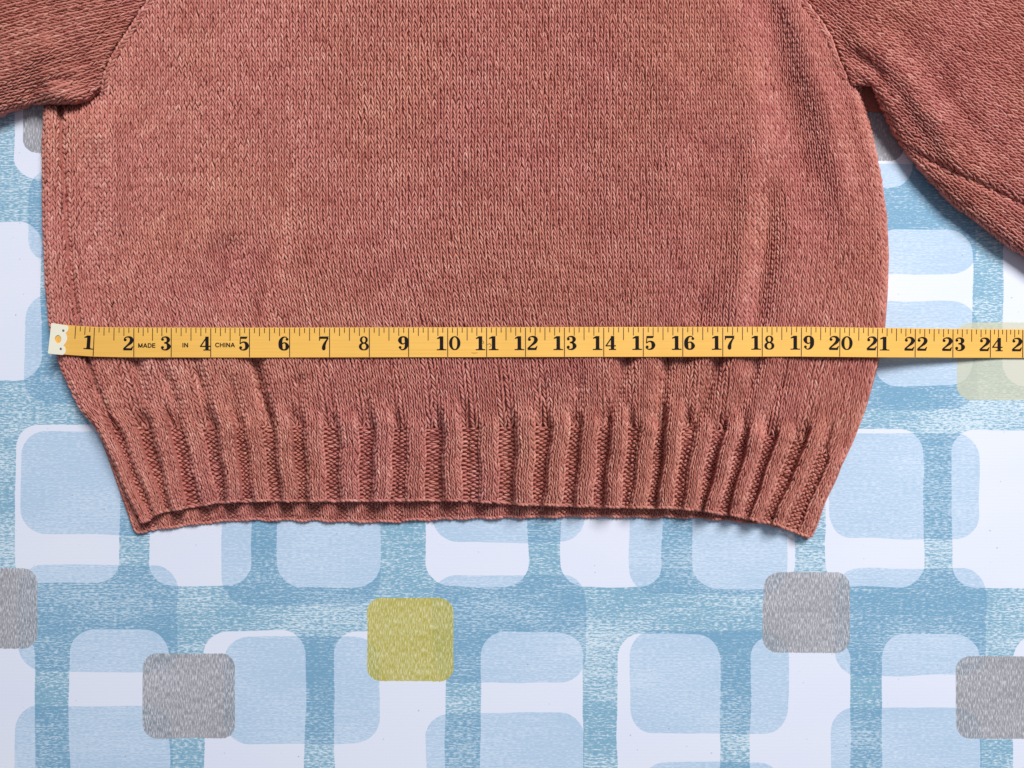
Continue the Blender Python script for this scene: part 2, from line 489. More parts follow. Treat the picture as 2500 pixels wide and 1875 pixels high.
def S_body_xy(w, r):
    Yb = np.minimum(-130 + 11.75 * r, 1045.0)
    t = np.maximum(r - NBR, 0) / NHR
    q = w / NW
    F = q - 0.10 * np.sin(2 * np.pi * q) / (2 * np.pi)
    b = ss((Yb - 640) / 405)
    xl, xr = itp(XL, Yb), itp(XRW, Yb + 84 * b)
    kl, kr = np.exp(-np.maximum(w, -3) / 18), np.exp(-np.maximum(NW - w, -3) / 18)
    x0 = 104 + (2168 - 104) * F
    xe = x0 + (xl - 104) * kl + (xr - 2168) * kr
    x45 = x0 + 125 * kl - 102 * kr
    xt = lin(KT, XT, w); yt = np.interp(w, WC, RT[:, 1]); xb = lin(KB, XB, w); yb = np.interp(w, WC, RB[:, 1])
    x = xe + (xt - x45) * ss((Yb - 500) / 560) / ss(np.array(545 / 560))
    y = Yb + (yt - 1045) * b
    x = x * (1 - t) + xb * t; y = y * (1 - t) + yb * t
    hemness = ss((Yb - 985) / 60)
    x = x + 2.2 * np.sin(w * 0.21 + r * 0.045 + 1.0) * np.sin(r * 0.09 + w * 0.03)
    x = x + hemness * 1.8 * np.sin(r * 0.55 + 2.4 * np.floor((w + 1) / 6))
    y = y + 1.6 * np.sin(w * 0.13 + 0.4) * np.sin(r * 0.11 + w * 0.05) * (1 - t)
    return x, y, Yb, t

def S_body(w, r):
    x, y, Yb, t = S_body_xy(w, r)
    h = samp(HB, x, y)
    f = np.mod(w, 6.0)
    p = np.cos(2 * np.pi * (f - 2) / 6)
    p = np.tanh(2.0 * p + 0.35) / np.tanh(2.0)
    k = np.floor((w + 1) / 6)
    start = 985 + 22 * np.sin(k * 2.7)
    A = ss((Yb - start) / 70) * (0.0052 + 0.0 * w)
    h = h + A * p
    # hem lip dips a touch at the cast-on edge
    h = h - 0.0012 * ss((t - 0.8) / 0.2)
    return x, y, np.maximum(h, 0.0012 + 0.0050 * ss((Yb - 1010) / 35))

def frame(S, w, r):
    e = 0.08
    x, y, h = S(w, r)
    p0 = P(x, y, h)
    x1, y1, h1 = S(w + e, r); x2, y2, h2 = S(w, r + e)
    a = P(x1, y1, h1) - p0; b = P(x2, y2, h2) - p0
    n = np.cross(b, a)
    n /= np.linalg.norm(n, axis=-1, keepdims=True) + 1e-12
    n[n[..., 2] < 0] *= -1
    return p0, n

NRING, NSEC = 6, 5
def leg_template(p0, p1, rho, bow, aspect):
    """returns dw, dr, off(mm) for NRING x NSEC points, path in (wale,row) units"""
    a = np.linspace(0, 1, NRING)
    dw = p0[0] + (p1[0] - p0[0]) * a + bow * np.sin(np.pi * a)
    dr = p0[1] + (p1[1] - p0[1]) * a
    tx, ty = (p1[0] - p0[0]), (p1[1] - p0[1]) / aspect
    L = math.hypot(tx, ty)
    nx, ny = ty / L, -tx / L
    prof = np.array([0.10, 0.62, 0.95, 1.0, 0.78, 0.12])
    arch = np.array([-0.45, 0.15, 0.70, 1.0, 0.90, -0.50])
    ph = np.linspace(-0.12 * np.pi, 1.12 * np.pi, NSEC)
    W = dw[:, None] - np.cos(ph)[None] * (rho * prof)[:, None] * nx
    R = dr[:, None] - np.cos(ph)[None] * (rho * prof)[:, None] * ny * aspect
    O = np.sin(ph)[None] * prof[:, None] * 1.0 + 0.60 * arch[:, None]
    return W, R, O
_q = []
for i in range(NRING - 1):
    for j in range(NSEC - 1):
        a = i * NSEC + j
        _q.append((a, a + 1, a + 1 + NSEC, a + NSEC))
LEGQ = np.array(_q)

LEG_L = leg_template((-0.49, -0.95), (-0.02, 0.90), 0.158, -0.02, 1.25)
LEG_R = leg_template((0.40, -0.92), (0.07, 0.88), 0.134, 0.02, 1.25)
PURL_A = leg_template((-0.62, 0.10), (0.12, -0.16), 0.23, 0.0, 1.25)
PURL_B = leg_template((-0.12, -0.16), (0.62, 0.12), 0.21, 0.0, 1.25)
ROPE = leg_template((-0.65, -0.30), (0.65, 0.28), 0.26, 0.0, 1.25)

def heather_grid(nr, nw):
    g = rng.normal(size=(nr, nw + 12))
    k = np.exp(-np.linspace(-1.6, 1.6, 9) ** 2); k /= np.sqrt((k ** 2).sum())
    s = np.stack([np.convolve(row, k, 'same') for row in g])[:, 6:6 + nw]
    g2 = rng.normal(size=(nr + 8, nw + 8))
    for ax in (0, 1):
        g2 = np.apply_along_axis(lambda v: np.convolve(v, np.ones(5) / 2.236, 'same'), ax, g2)
    return 0.50 + 0.028 * s + 0.035 * g2[4:4 + nr, 4:4 + nw]

def legs(S, tmpl, ws, rs, hv, unit=0.00085, sgn=1.0):
    """one yarn leg per (ws, rs) centre"""
    W, R, O = [t.ravel() for t in tmpl]
    n = len(ws)
    jw = rng.normal(0, 0.045, n); jr = rng.normal(0, 0.06, n); jt = rng.normal(1.0, 0.09, n); jh = rng.normal(0, 0.00012, n)
    jd = rng.normal(0, 0.10, n)
    w = ws[:, None] + jw[:, None] + W[None] * (1 + 0.0 * jt[:, None]) + jd[:, None] * R[None] * 0.5
    r = rs[:, None] + jr[:, None] + R[None]
    p, nn = frame(S, w.ravel(), r.ravel())
    off = (O[None] * unit * np.clip(jt, .75, 1.25)[:, None] + jh[:, None]).ravel()
    co = p + nn * off[:, None]
    nv = NRING * NSEC
    q = (LEGQ[None] + (np.arange(n) * nv)[:, None, None]).reshape(-1, 4)
    at = np.repeat(np.clip(hv + rng.normal(0, 0.11, n), 0, 1), nv)
    return co, q, at

def merge(parts):
    cos, qs, ats, o = [], [], [], 0
    for c, q, a in parts:
        cos.append(c); qs.append(q + o); ats.append(a); o += len(c)
    return np.concatenate(cos), np.concatenate(qs), np.concatenate(ats)

def sheet(S, wv, rv, off, extra=None):
    gw, gr = np.meshgrid(wv, rv)
    p, n = frame(S, gw.ravel(), gr.ravel())
    co = p + np.array([0, 0, off])
    if extra is not None: co = co + extra(gw.ravel(), gr.ravel())
    nw, nr = len(wv), len(rv)
    a = (np.arange(nr - 1)[:, None] * nw + np.arange(nw - 1)[None]).ravel()
    q = np.stack([a, a + nw, a + nw + 1, a + 1], -1)
    return co, q

def drop(co, q, keep):
    """keep only quads whose four corners are kept"""
    m_ = keep[q].all(axis=1)
    q = q[m_]
    used = np.unique(q); remap = np.full(len(co), -1); remap[used] = np.arange(len(used))
    return co[used], remap[q], used

# ------------------------------------------------------------------ sweater
sw = empty('knitted_sweater', (0, 0, 0), 'salmon pink hand knitted wool sweater with ribbed hem lying flat on the tablecloth', 'sweater')
FUZZ_SRC = []
HG = heather_grid(NBR + NHR + 4, NW)

def seam_clip(x, y, margin):
    """True where the body is on its own side of both raglan seams"""
    dl, _, _ = poly_dist(x, y, SEAM_L); dr, _, _ = poly_dist(x, y, SEAM_R)
    xs = np.interp(y, [p[1] for p in SEAM_L], [p[0] for p in SEAM_L])
    okl = (y > 262) | ((x > xs - 60 * ss((y - 195) / 40)) & (dl > margin * (1 - ss((y - 180) / 45))))
    okr = (y > 228) | ((x < itp(XRO, y) + 40 * ss((y - 150) / 60)) & (dr > margin * (1 - ss((y - 150) / 40))))
    return okl & okr

# front panel: backing fabric and its stitches
wv = np.arange(-0.5, NW + 0.51, 0.5); rv = np.arange(0, NBR + 0.01, 0.5)
co, q = sheet(S_body, wv, rv, -0.0021)
gw, gr = np.meshgrid(wv, rv)
bx, by, _, _ = S_body_xy(gw.ravel(), gr.ravel())
co, q, used = drop(co, q, seam_clip(bx, by, 4))
front = mesh_np('front_panel', co, q, WOOL, sw, np.full(len(co), 0.35))
ii, jj = np.meshgrid(np.arange(NW), np.arange(NBR))
ii, jj = ii.ravel(), jj.ravel()
cx, cy, _, _ = S_body_xy(ii + 0.5, jj + 0.5)
ok = seam_clip(cx, cy, 21) & (cx > itp(XL, cy) - 4)
ii, jj = ii[ok], jj[ok]
hv = HG[jj, ii]
parts = [legs(S_body, LEG_L, ii + 0.5, jj + 0.5, hv + 0.03), legs(S_body, LEG_R, ii + 0.5, jj + 0.5, hv - 0.02)]
co, q, at = merge(parts)
st = mesh_np('knit_stitches', co, q, WOOL, front, at); st['kind'] = 'stuff'
FUZZ_SRC.append(co[::61])

# front hem: backing, purl valleys, ribs
wv = np.arange(-0.5, NW + 0.51, 0.5)
rv = np.concatenate([np.arange(NBR - 0.5, NBR + NHR + 0.3, 0.5)])
co, q = sheet(S_body, wv, rv, -0.0021)
nw = len(wv)
lip = co[-nw:].copy(); lip[:, 2] -= 0.0022; lip[:, 1] -= 0.0002
inn = co[-nw * 6:-nw * 5].copy(); inn[:, 2] -= 0.0030
b0 = len(co)
co = np.concatenate([co, lip, inn])
a = np.arange(nw - 1)
q = np.concatenate([q, np.stack([b0 - nw + a, b0 + a, b0 + a + 1, b0 - nw + a + 1], -1), np.stack([b0 + a, b0 + nw + a, b0 + nw + a + 1, b0 + a + 1], -1)])
co[:, 2] = np.maximum(co[:, 2], 0.0006)
hem = mesh_np('front_hem_band', co, q, WOOL, sw, np.full(len(co), 0.35))
pi_, pj = [], []
for k in range(NR - 1):
    for i in (6 * k + 4, 6 * k + 5):
        for j in range(NHR): pi_.append(i); pj.append(NBR + j)
pi_, pj = np.array(pi_), np.array(pj)
hv = HG[pj, pi_] - 0.06
parts = [legs(S_body, PURL_A, pi_ + 0.5, pj + 0.3, hv), legs(S_body, PURL_B, pi_ + 0.5, pj + 0.75, hv)]
co, q, at = merge(parts)
st = mesh_np('purl_stitches', co, q, WOOL, hem, at); st['kind'] = 'stuff'
for k in range(NR):
    gi_, gj = np.meshgrid(np.arange(6 * k, 6 * k + 4), np.arange(NBR, NBR + NHR))
    gi_, gj = gi_.ravel(), gj.ravel()
    hv = HG[gj, gi_]
    co, q, at = merge([legs(S_body, LEG_L, gi_ + 0.5, gj + 0.5, hv + 0.03), legs(S_body, LEG_R, gi_ + 0.5, gj + 0.5, hv - 0.02)])
    mesh_np('rib', co, q, WOOL, hem, at)
    FUZZ_SRC.append(co[::31])
ri = np.arange(0, NW, 0.8)
co, q, at = legs(S_body, ROPE, ri + 0.5, np.full(len(ri), NBR + NHR + 0.15), np.full(len(ri), 0.5), unit=0.0010)
mesh_np('cast_on_edge', co, q, WOOL, hem, at)
FUZZ_SRC.append(co[::9])

# back hem seen through the opening
BE = np.array([(330,1297),(380,1290),(452,1279),(588,1266),(768,1267),(850,1270),(931,1271),(1112,1263),(1383,1258),(1681,1260),(1745,1264),(1862,1276),(1907,1283),(1972,1311)], float)
NBK = 22
def S_back(w, r):
    qn = w / NW
    xb = 330 + (1972 - 330) * qn
    yb = np.interp(xb, BE[:, 0], BE[:, 1]) + 1.5 * np.sin(w * 0.9)
    up = (NBK - r) * 10.6
    x = xb + up * (-0.35 + 0.78 * qn)
    y = yb - up
    f = np.mod(w + 1, 6.0)
    pr = np.tanh(2 * np.cos(2 * np.pi * (f - 2) / 6))
    dl = x - itp(XL, y); dr = itp(XRO, y) - x
    h = 0.0022 + 0.0009 * pr + 0.0004 * ss(up / 60)
    h = h - 0.0008 * ss((r - NBK + 1.5) / 1.5)
    return x, y, np.maximum(h, 0.0008)
wv = np.arange(-0.5, NW + 0.51, 0.5); rv = np.arange(0, NBK + 0.3, 0.5)
co, q = sheet(S_back, wv, rv, -0.0008)
nw = len(wv)
lip = co[-nw:].copy(); lip[:, 2] = 0.0002
b0 = len(co); co = np.concatenate([co, lip]); a = np.arange(nw - 1)
q = np.concatenate([q, np.stack([b0 - nw + a, b0 + a, b0 + a + 1, b0 - nw + a + 1], -1)])
co[:, 2] = np.maximum(co[:, 2], 0.0002)
bhem = mesh_np('back_hem_band', co, q, WOOL, sw, np.full(len(co), 0.35))
gi_, gj = np.meshgrid(np.arange(NW), np.arange(NBK)); gi_, gj = gi_.ravel(), gj.ravel()
keep = (gj > NBK - 9) | (gi_ < 8) | (gi_ > NW - 9)
gi_, gj = gi_[keep], gj[keep]
kn = np.mod(gi_ + 1, 6) < 4
hv = 0.45 + rng.normal(0, 0.08, len(gi_))
parts = [legs(S_back, LEG_L, gi_[kn] + .5, gj[kn] + .5, hv[kn]), legs(S_back, LEG_R, gi_[kn] + .5, gj[kn] + .5, hv[kn]),
         legs(S_back, PURL_A, gi_[~kn] + .5, gj[~kn] + .3, hv[~kn]), legs(S_back, PURL_B, gi_[~kn] + .5, gj[~kn] + .75, hv[~kn]),
         legs(S_back, ROPE, ri + 0.5, np.full(len(ri), NBK + 0.1), np.full(len(ri), 0.48), unit=0.0010)]
co, q, at = merge(parts)
co[:, 2] = np.maximum(co[:, 2], 0.0001)
st = mesh_np('knit_stitches', co, q, WOOL, bhem, at); st['kind'] = 'stuff'
FUZZ_SRC.append(co[::37])

# back panel lying on the cloth under the front
yy = np.concatenate([np.arange(-130, 1100, 30.0), [1100, 1180]])
tt = np.linspace(0, 1, 30)
gx_, gy_ = [], []
xl = itp(XL, yy) + 6; xr = itp(np.array([(-200,2070),(150,2090),(235,2098)] + [tuple(p) for p in XRO[8:]]), yy) - 6
X_ = xl[:, None] + (xr - xl)[:, None] * tt[None]; Y_ = np.repeat(yy[:, None], 30, 1)
co = P(X_.ravel(), Y_.ravel(), np.full(X_.size, 0.0016))
a = (np.arange(len(yy) - 1)[:, None] * 30 + np.arange(29)[None]).ravel()
mesh_np('back_panel', co, np.stack([a, a + 30, a + 31, a + 1], -1), WOOL, sw, np.full(len(co), 0.35))

ua = [(2070,190,.001),(2112,196,.0009),(2150,215,.001),(2062,240,.001),(2120,244,.0008),(2165,256,.0009),(2080,270,.0009),(2124,272,.0008),(2176,280,.0009)]
co = np.array([P(a_, b_, c_) for a_, b_, c_ in ua])
mesh_np('underarm_gap_sheet', co, np.array([(0, 3, 4, 1), (1, 4, 5, 2), (3, 6, 7, 4), (4, 7, 8, 5)]), WOOL, sw, np.full(9, 0.35))  # sheet added low under the armpit so the gap there reads dark

# sleeves
def nearest(x, y, pts):
    best = np.full(np.shape(x), 1e9); bx = np.zeros(np.shape(x)); by = np.zeros(np.shape(x))
    for (ax, ay), (cx_, cy_) in zip(pts[:-1], pts[1:]):
        dx, dy = cx_ - ax, cy_ - ay
        t = np.clip(((x - ax) * dx + (y - ay) * dy) / (dx * dx + dy * dy), 0, 1)
        px_, py_ = ax + t * dx, ay + t * dy
        d = np.hypot(x - px_, y - py_)
        m_ = d < best
        best = np.where(m_, d, best); bx = np.where(m_, px_, bx); by = np.where(m_, py_, by)
    return best, bx, by

def make_sleeve(name, H, poly, edge, edge_h, org, ang, nw, nr, keepfn, bend):
    ca, sa = math.cos(ang), math.sin(ang)
    def Sxy(w, r):
        u = r * 11.9; v = (w) * 14.6
        v = v + bend * (u / 400) ** 2
        wv_ = 3.0 * np.sin(u / 70 + v / 90)
        return org[0] + ca * u + sa * (v + wv_), org[1] + sa * u - ca * (v + wv_)
    inset = [7.0]
    def S(w, r):
        x, y = Sxy(w, r)
        # whatever lies past the outline turns down over the edge
        out = ~in_poly(x, y, poly)
        d, nx_, ny_ = nearest(x, y, edge)
        wrap = out & (d < 60)
        k_ = 0.10 + inset[0] / (d + 1e-6)
        x2 = np.where(wrap, nx_ - k_ * (x - nx_), x); y2 = np.where(wrap, ny_ - k_ * (y - ny_), y)
        h = samp(H, x2, y2)
        h = np.where(wrap, np.maximum(edge_h(x2, y2) - d * S0 * 0.9, 0.0008), h)
        return x2, y2, h
    wv = np.arange(nw[0], nw[1] + .01, 0.5); rv = np.arange(nr[0], nr[1] + .01, 0.5)
    gw, gr = np.meshgrid(wv, rv)
    x, y = Sxy(gw.ravel(), gr.ravel())
    co, q = sheet(S, wv, rv, -0.0019)
    near = lambda x, y, e: in_poly(x, y, poly) | (nearest(x, y, edge)[0] < e)
    co, q, _ = drop(co, q, near(x, y, 46) & keepfn(x, y))
    inset[0] = 0.0
    sl = mesh_np(name, co, q, WOOL, sw, np.full(len(co), 0.35))
    gi_, gj = np.meshgrid(np.arange(nw[0], nw[1]), np.arange(nr[0], nr[1])); gi_, gj = gi_.ravel(), gj.ravel()
    x, y = Sxy(gi_ + .5, gj + .5)
    ok = near(x, y, 42) & keepfn(x, y)
    gi_, gj = gi_[ok], gj[ok]
    G = heather_grid(nr[1] - nr[0] + 1, nw[1] - nw[0] + 1)
    hv = G[gj - nr[0], gi_ - nw[0]]
    co, q, at = merge([legs(S, LEG_L, gi_ + .5, gj + .5, hv + .03), legs(S, LEG_R, gi_ + .5, gj + .5, hv - .02)])
    st = mesh_np('knit_stitches', co, q, WOOL, sl, at); st['kind'] = 'stuff'
    FUZZ_SRC.append(co[::61])
    return sl
frame_keep = lambda x, y: (x > -160) & (x < 2660) & (y > -160)
sr = make_sleeve('sleeve', HR, POLY_R, EDGE_R[2:], lambda x, y: 0.0034 + 0.0075 * (1 - ss((y - 235) / 110)), (2100, 240), math.radians(41), (-10, 62), (-22, 56), frame_keep, 0.0)
sl_ = make_sleeve('sleeve', HL, POLY_L, EDGE_L[:-1], lambda x, y: 0.0034 + 0.006 * np.exp(-(((x - 180) / 80) ** 4)), (250, 240), math.radians(180 - 15), (-40, 10), (-26, 40), frame_keep, 0.0)

# raglan seams: a chain of stitches along each join
def make_seam(pts, H, side, y_end):
    pts = np.array([p for p in pts if p[1] <= y_end], float)
    seg = np.hypot(*np.diff(pts, axis=0).T); s = np.concatenate([[0], np.cumsum(seg)])
    n = int(s[-1] / 11.5)
    def S(w, r):
        d = np.clip(r * 11.5, 0, s[-1])
        x = np.interp(d, s, pts[:, 0]); y = np.interp(d, s, pts[:, 1])
        tx = np.interp(np.clip(d + 20, 0, s[-1]), s, pts[:, 0]) - np.interp(np.clip(d - 20, 0, s[-1]), s, pts[:, 0])
        ty = np.interp(np.clip(d + 20, 0, s[-1]), s, pts[:, 1]) - np.interp(np.clip(d - 20, 0, s[-1]), s, pts[:, 1])
        L = np.hypot(tx, ty) + 1e-9
        nx, ny = -ty / L, tx / L
        x = x + nx * w * 13.5; y = y + ny * w * 13.5
        return x, y, samp(HB, x, y) + 0.0010
    rows = np.arange(n)
    rows = rows[(np.interp(rows * 11.5, s, pts[:, 1]) > -150)]
    hv = 0.52 + rng.normal(0, 0.08, len(rows))
    c0 = 1.08 * side
    co, q, at = merge([legs(S, LEG_L, np.full(len(rows), c0), rows + .5, hv), legs(S, LEG_R, np.full(len(rows), c0), rows + .5, hv)])
    mesh_np('raglan_seam', co, q, WOOL, sw, at)
make_seam(SEAM_L, HB, -1, 240)
make_seam(SEAM_R, HB, 1, 215)

# fuzz: stray wool fibres
src = np.concatenate(FUZZ_SRC)
src_y = 937.5 - src[:, 1] / (S0 * (1 - src[:, 2] / D))
src = src[(src_y < 772) | (src_y > 898)]
n = 14000
p0 = src[rng.integers(0, len(src), n)]
th = rng.uniform(0, 2 * np.pi, n); L = rng.uniform(0.0015, 0.0065, n)
dirv = np.stack([np.cos(th), np.sin(th), rng.uniform(0.0, 0.7, n)], -1)
curl = np.stack([-np.sin(th), np.cos(th), np.zeros(n)], -1) * rng.normal(0, 0.45, n)[:, None]
rad = 0.000042
rings = []
for k in range(5):
    t = k / 4
    c = p0 + dirv * (L * t)[:, None] + curl * (L * t * t)[:, None]
    c[:, 2] += 0.0002 - 0.5 * L * t * t * dirv[:, 2] * 0.8
    c[:, 2] = np.maximum(c[:, 2], 0.0002)
    for a_ in range(3):
        g = 2 * np.pi * a_ / 3
        rings.append(c + curl / (np.linalg.norm(curl, axis=1, keepdims=True) + 1e-9) * rad * math.cos(g) * (1.1 - t) + np.array([0, 0, rad * math.sin(g) * (1.1 - t)]))
co = np.stack(rings, 1).reshape(-1, 3)
hq = []
for k in range(4):
    for a_ in range(3):
        b_ = (a_ + 1) % 3
        hq.append((k * 3 + a_, k * 3 + b_, k * 3 + 3 + b_, k * 3 + 3 + a_))
q = (np.array(hq)[None] + (np.arange(n) * 15)[:, None, None]).reshape(-1, 4)
fz = mesh_np('wool_fuzz', co, q, WOOL, sw, np.repeat(rng.uniform(0.5, 0.95, n), 15)); fz['kind'] = 'stuff'

# ------------------------------------------------------------------ tape measure
INCH = np.array([-0.9, 0.0, 1, 2, 3, 4, 5, 6, 7, 8, 9, 10, 11, 12, 13, 14, 15, 16, 17, 18, 19, 20, 21, 22, 23, 24, 25, 26, 27])
INX = np.array([50, 136, 229, 326.7, 418, 514.5, 609, 707, 804.6, 901.7, 997.6, 1093, 1188, 1283, 1378, 1474, 1570.6, 1667, 1764.6, 1861,
                1956.6, 2050.5, 2142.6, 2234.5, 2326.6, 2418, 2497, 2588, 2680])
CYX = np.array([100, 136, 170, 230, 300, 420, 609, 1300, 1950, 2150, 2330, 2500, 2700], float)
CYY = np.array([824, 827, 830.5, 834.5, 836, 836.2, 836.5, 835.2, 834.2, 836.5, 838.2, 839.2, 840], float)
tx = np.arange(60, 2760, 10.0)
ts = np.stack([samp(HB, tx, np.full(len(tx), 800.0 + k)) for k in range(0, 80, 10)]).max(0)
ts = np.where((tx < 112) | (tx > 2166), 0.0, ts + 0.0016)
ts[tx < 130] = ts[(tx > 150) & (tx < 190)].max()
env = np.array([ts[max(0, i - 6):i + 7].max() for i in range(len(ts))])
for i in range(len(tx)):     # limit how steeply the tape can drop (stiff plastic)
    env[i] = max(env[i], (ts - np.abs(tx - tx[i]) * 0.0000395).max(), 0.0006)
kk = np.hanning(15); kk /= kk.sum()
env = np.maximum(np.convolve(np.pad(env, 7, 'edge'), kk, 'valid'), 0.0008)
def tape_pt(px, v, lift=0.0):
    """px: photo x along the tape, v: -1 bottom .. 1 top"""
    cy = np.interp(px, CYX, CYY)
    sl = (np.interp(px + 12, CYX, CYY) - np.interp(px - 12, CYX, CYY)) / 24
    hw = 36.6 * (0.955 + 0.045 * np.clip((np.interp(px, tx, env)) / 0.0205, 0, 1.02))
    h = np.interp(px, tx, env) + lift
    L = np.sqrt(1 + sl * sl)
    return P(px + sl / L * hw * v, cy - hw / L * v, h)

tm = empty('tape_measure', (0, 0, 0.02), 'yellow sewing tape measure with black inch numerals stretched across the sweater', 'tape measure')
def adopt(o, parent):
    o.parent = parent
    if parent is tm: o.matrix_parent_inverse = tm.matrix_basis.inverted() if False else __import__('mathutils').Matrix.Translation((0, 0, -0.02))
    return o
TH = 0.00045
px = np.arange(128, 2705, 6.0)
cs = [(-1, 0), (-0.985, TH), (0.985, TH), (1, 0)]
rows_ = [tape_pt(px, np.full(len(px), v), l) for v, l in cs]
co = np.stack(rows_, 1).reshape(-1, 3)
n = len(px)
a = np.arange(n - 1) * 4
q = np.concatenate([np.stack([a + j, a + 4 + j, a + 4 + (j + 1) % 4, a + (j + 1) % 4], -1) for j in range(4)] + [np.array([[0, 1, 2, 3], [(n - 1) * 4 + 3, (n - 1) * 4 + 2, (n - 1) * 4 + 1, (n - 1) * 4]])])
adopt(mesh_np('tape_band', co, q, TAPE, None, smooth=False), tm)

def inch_x(i): return np.interp(i, INCH, INX)
UP = TH + 0.00006
def print_quads(name, quads, mat):
    """quads: list of four (px, v) corners"""
    arr = np.array(quads, float).reshape(-1, 2)
    co = tape_pt(arr[:, 0], arr[:, 1], UP)
    return adopt(mesh_np(name, co, np.arange(len(co)).reshape(-1, 4), mat, None, smooth=False), tm)
def tick(x, v0, v1, w):
    return [(x - w / 2, v0), (x + w / 2, v0), (x + w / 2, v1), (x - w / 2, v1)]
ticks = []
for k in range(4, 26 * 8):
    if k % 8 == 0: continue
    x = inch_x(k / 8)
    v0 = 0.12 if k % 8 == 4 else (0.43 if k % 2 == 0 else 0.64)
    ticks.append(tick(x, v0, 0.97, 1.9))
o = print_quads('graduation_marks', ticks, LINE); o['kind'] = 'stuff'
for k in range(1, 27):
    print_quads('inch_line', [tick(inch_x(k), v, v + 0.24, 2.1) for v in np.arange(-0.97, 0.95, 0.24)], LINE)

def crom(pts, n=7):
    pts = np.array(pts, float)
    p = np.concatenate([[2 * pts[0] - pts[1]], pts, [2 * pts[-1] - pts[-2]]])
    out = []
    for i in range(1, len(p) - 2):
        for t in np.linspace(0, 1, n, endpoint=False):
            out.append(0.5 * (2 * p[i] + (p[i + 1] - p[i - 1]) * t + (2 * p[i - 1] - 5 * p[i] + 4 * p[i + 1] - p[i + 2]) * t * t + (3 * p[i] - p[i - 1] - 3 * p[i + 1] + p[i + 2]) * t ** 3))
    out.append(pts[-1])
    return np.array(out)
def stroke(pts):
    """pts: (x, y, width)"""
    c = crom(pts)
    t = np.gradient(c[:, :2], axis=0); t /= np.linalg.norm(t, axis=1, keepdims=True) + 1e-9
    nrm = np.stack([-t[:, 1], t[:, 0]], -1)
    wd = c[:, 2:3] * 1.2 / 2
    a = c[:, :2] + nrm * wd; b = c[:, :2] - nrm * wd
    return [[a[i], b[i], b[i + 1], a[i + 1]] for i in range(len(c) - 1)]
def disc(x, y, r, n=12):
    g = np.linspace(0, 2 * np.pi, n + 1)
    pp = [(x + r * math.cos(v), y + r * math.sin(v)) for v in g]
    return [[(x, y), pp[i], pp[i + 1], pp[i + 2]] for i in range(0, n, 2)]
def ring(cx, cy, rx, ry, thin, thick):
    g = np.linspace(0, 2 * np.pi, 33)
    out = []
    def pt(v):
        w = thin + (thick - thin) * abs(math.cos(v)) ** 1.4
        return ((cx + (rx + w / 2) * math.cos(v), cy + (ry + w / 2) * math.sin(v)), (cx + (rx - w / 2) * math.cos(v), cy + (ry - w / 2) * math.sin(v)))
    for i in range(32):
        o1, i1 = pt(g[i]); o2, i2 = pt(g[i + 1])
        out.append([o1, i1, i2, o2])
    return out
def box(x0, y0, x1, y1): return [[(x0, y0), (x1, y0), (x1, y1), (x0, y1)]]
six = stroke([(.60,.80,.05),(.52,.92,.06),(.40,.955,.07),(.25,.87,.13),(.155,.68,.20),(.135,.46,.22),(.16,.24,.21),(.24,.09,.12),(.37,.045,.08),(.51,.10,.13),(.585,.28,.21),(.52,.47,.13),(.39,.55,.07),(.24,.48,.06)]) + disc(.57, .79, .095)
GLYPH = {
 '0': ring(.375, .5, .265, .455, .075, .215),
 '1': box(.255, .04, .49, .985) + [[(.27,.985),(.08,.87),(.08,.79),(.27,.83)]] + box(.06, 0, .69, .075) + [[(.20,.075),(.27,.14),(.48,.14),(.55,.075)]],
 '2': disc(.17, .745, .10) + stroke([(.10,.73,.05),(.15,.88,.06),(.34,.955,.08),(.52,.90,.15),(.595,.74,.205),(.53,.56,.18),(.33,.36,.11),(.13,.17,.09),(.07,.06,.09)])
      + [[(.04,0),(.62,0),(.655,.15),(.16,.17)]] + [[(.50,.13),(.655,.13),(.70,.30),(.66,.30)]],
 '3': disc(.17, .775, .095) + stroke([(.09,.78,.04),(.17,.91,.06),(.34,.955,.08),(.49,.89,.15),(.545,.745,.195),(.47,.59,.12),(.27,.53,.065)])
      + stroke([(.27,.53,.065),(.46,.49,.11),(.575,.30,.22),(.50,.115,.14),(.33,.045,.08),(.16,.09,.06),(.075,.22,.04)]) + disc(.165, .215, .10),
 '4': stroke([(.49,.97,.07),(.28,.64,.07),(.07,.30,.07)]) + box(.03, .25, .71, .335) + box(.375, .05, .60, .985) + box(.25, 0, .72, .075),
 '5': [[(.13,.99),(.13,.83),(.54,.83),(.62,.99)]] + stroke([(.15,.95,.055),(.135,.72,.055),(.12,.47,.055)])
      + stroke([(.12,.47,.05),(.24,.575,.07),(.38,.60,.09),(.52,.51,.17),(.575,.32,.21),(.50,.125,.14),(.33,.045,.08),(.16,.09,.06),(.075,.22,.04)]) + disc(.165, .215, .10),
 '6': six,
 '7': [[(.05,.99),(.06,.82),(.60,.82),(.69,.99)]] + [[(.05,.99),(.05,.68),(.09,.68),(.14,.85)]] + stroke([(.645,.88,.08),(.52,.68,.10),(.41,.46,.15),(.355,.25,.20),(.355,.09,.20)]) + disc(.355, .10, .10),
 '8': ring(.375, .745, .185, .215, .07, .155) + ring(.375, .275, .235, .235, .075, .185),
 '9': [[(.75 - x, 1 - y) for x, y in qd] for qd in six],
}
DH, DW = 34.6, 37.5      # digit height / unit width in photo px
def glyph_quads(ch, x0):
    out = []
    for qd in GLYPH[ch]:
        out.append([(x0 + p[0] * DW, (p[1] * DH - 19.5) / 36.6) for p in qd])
    return out
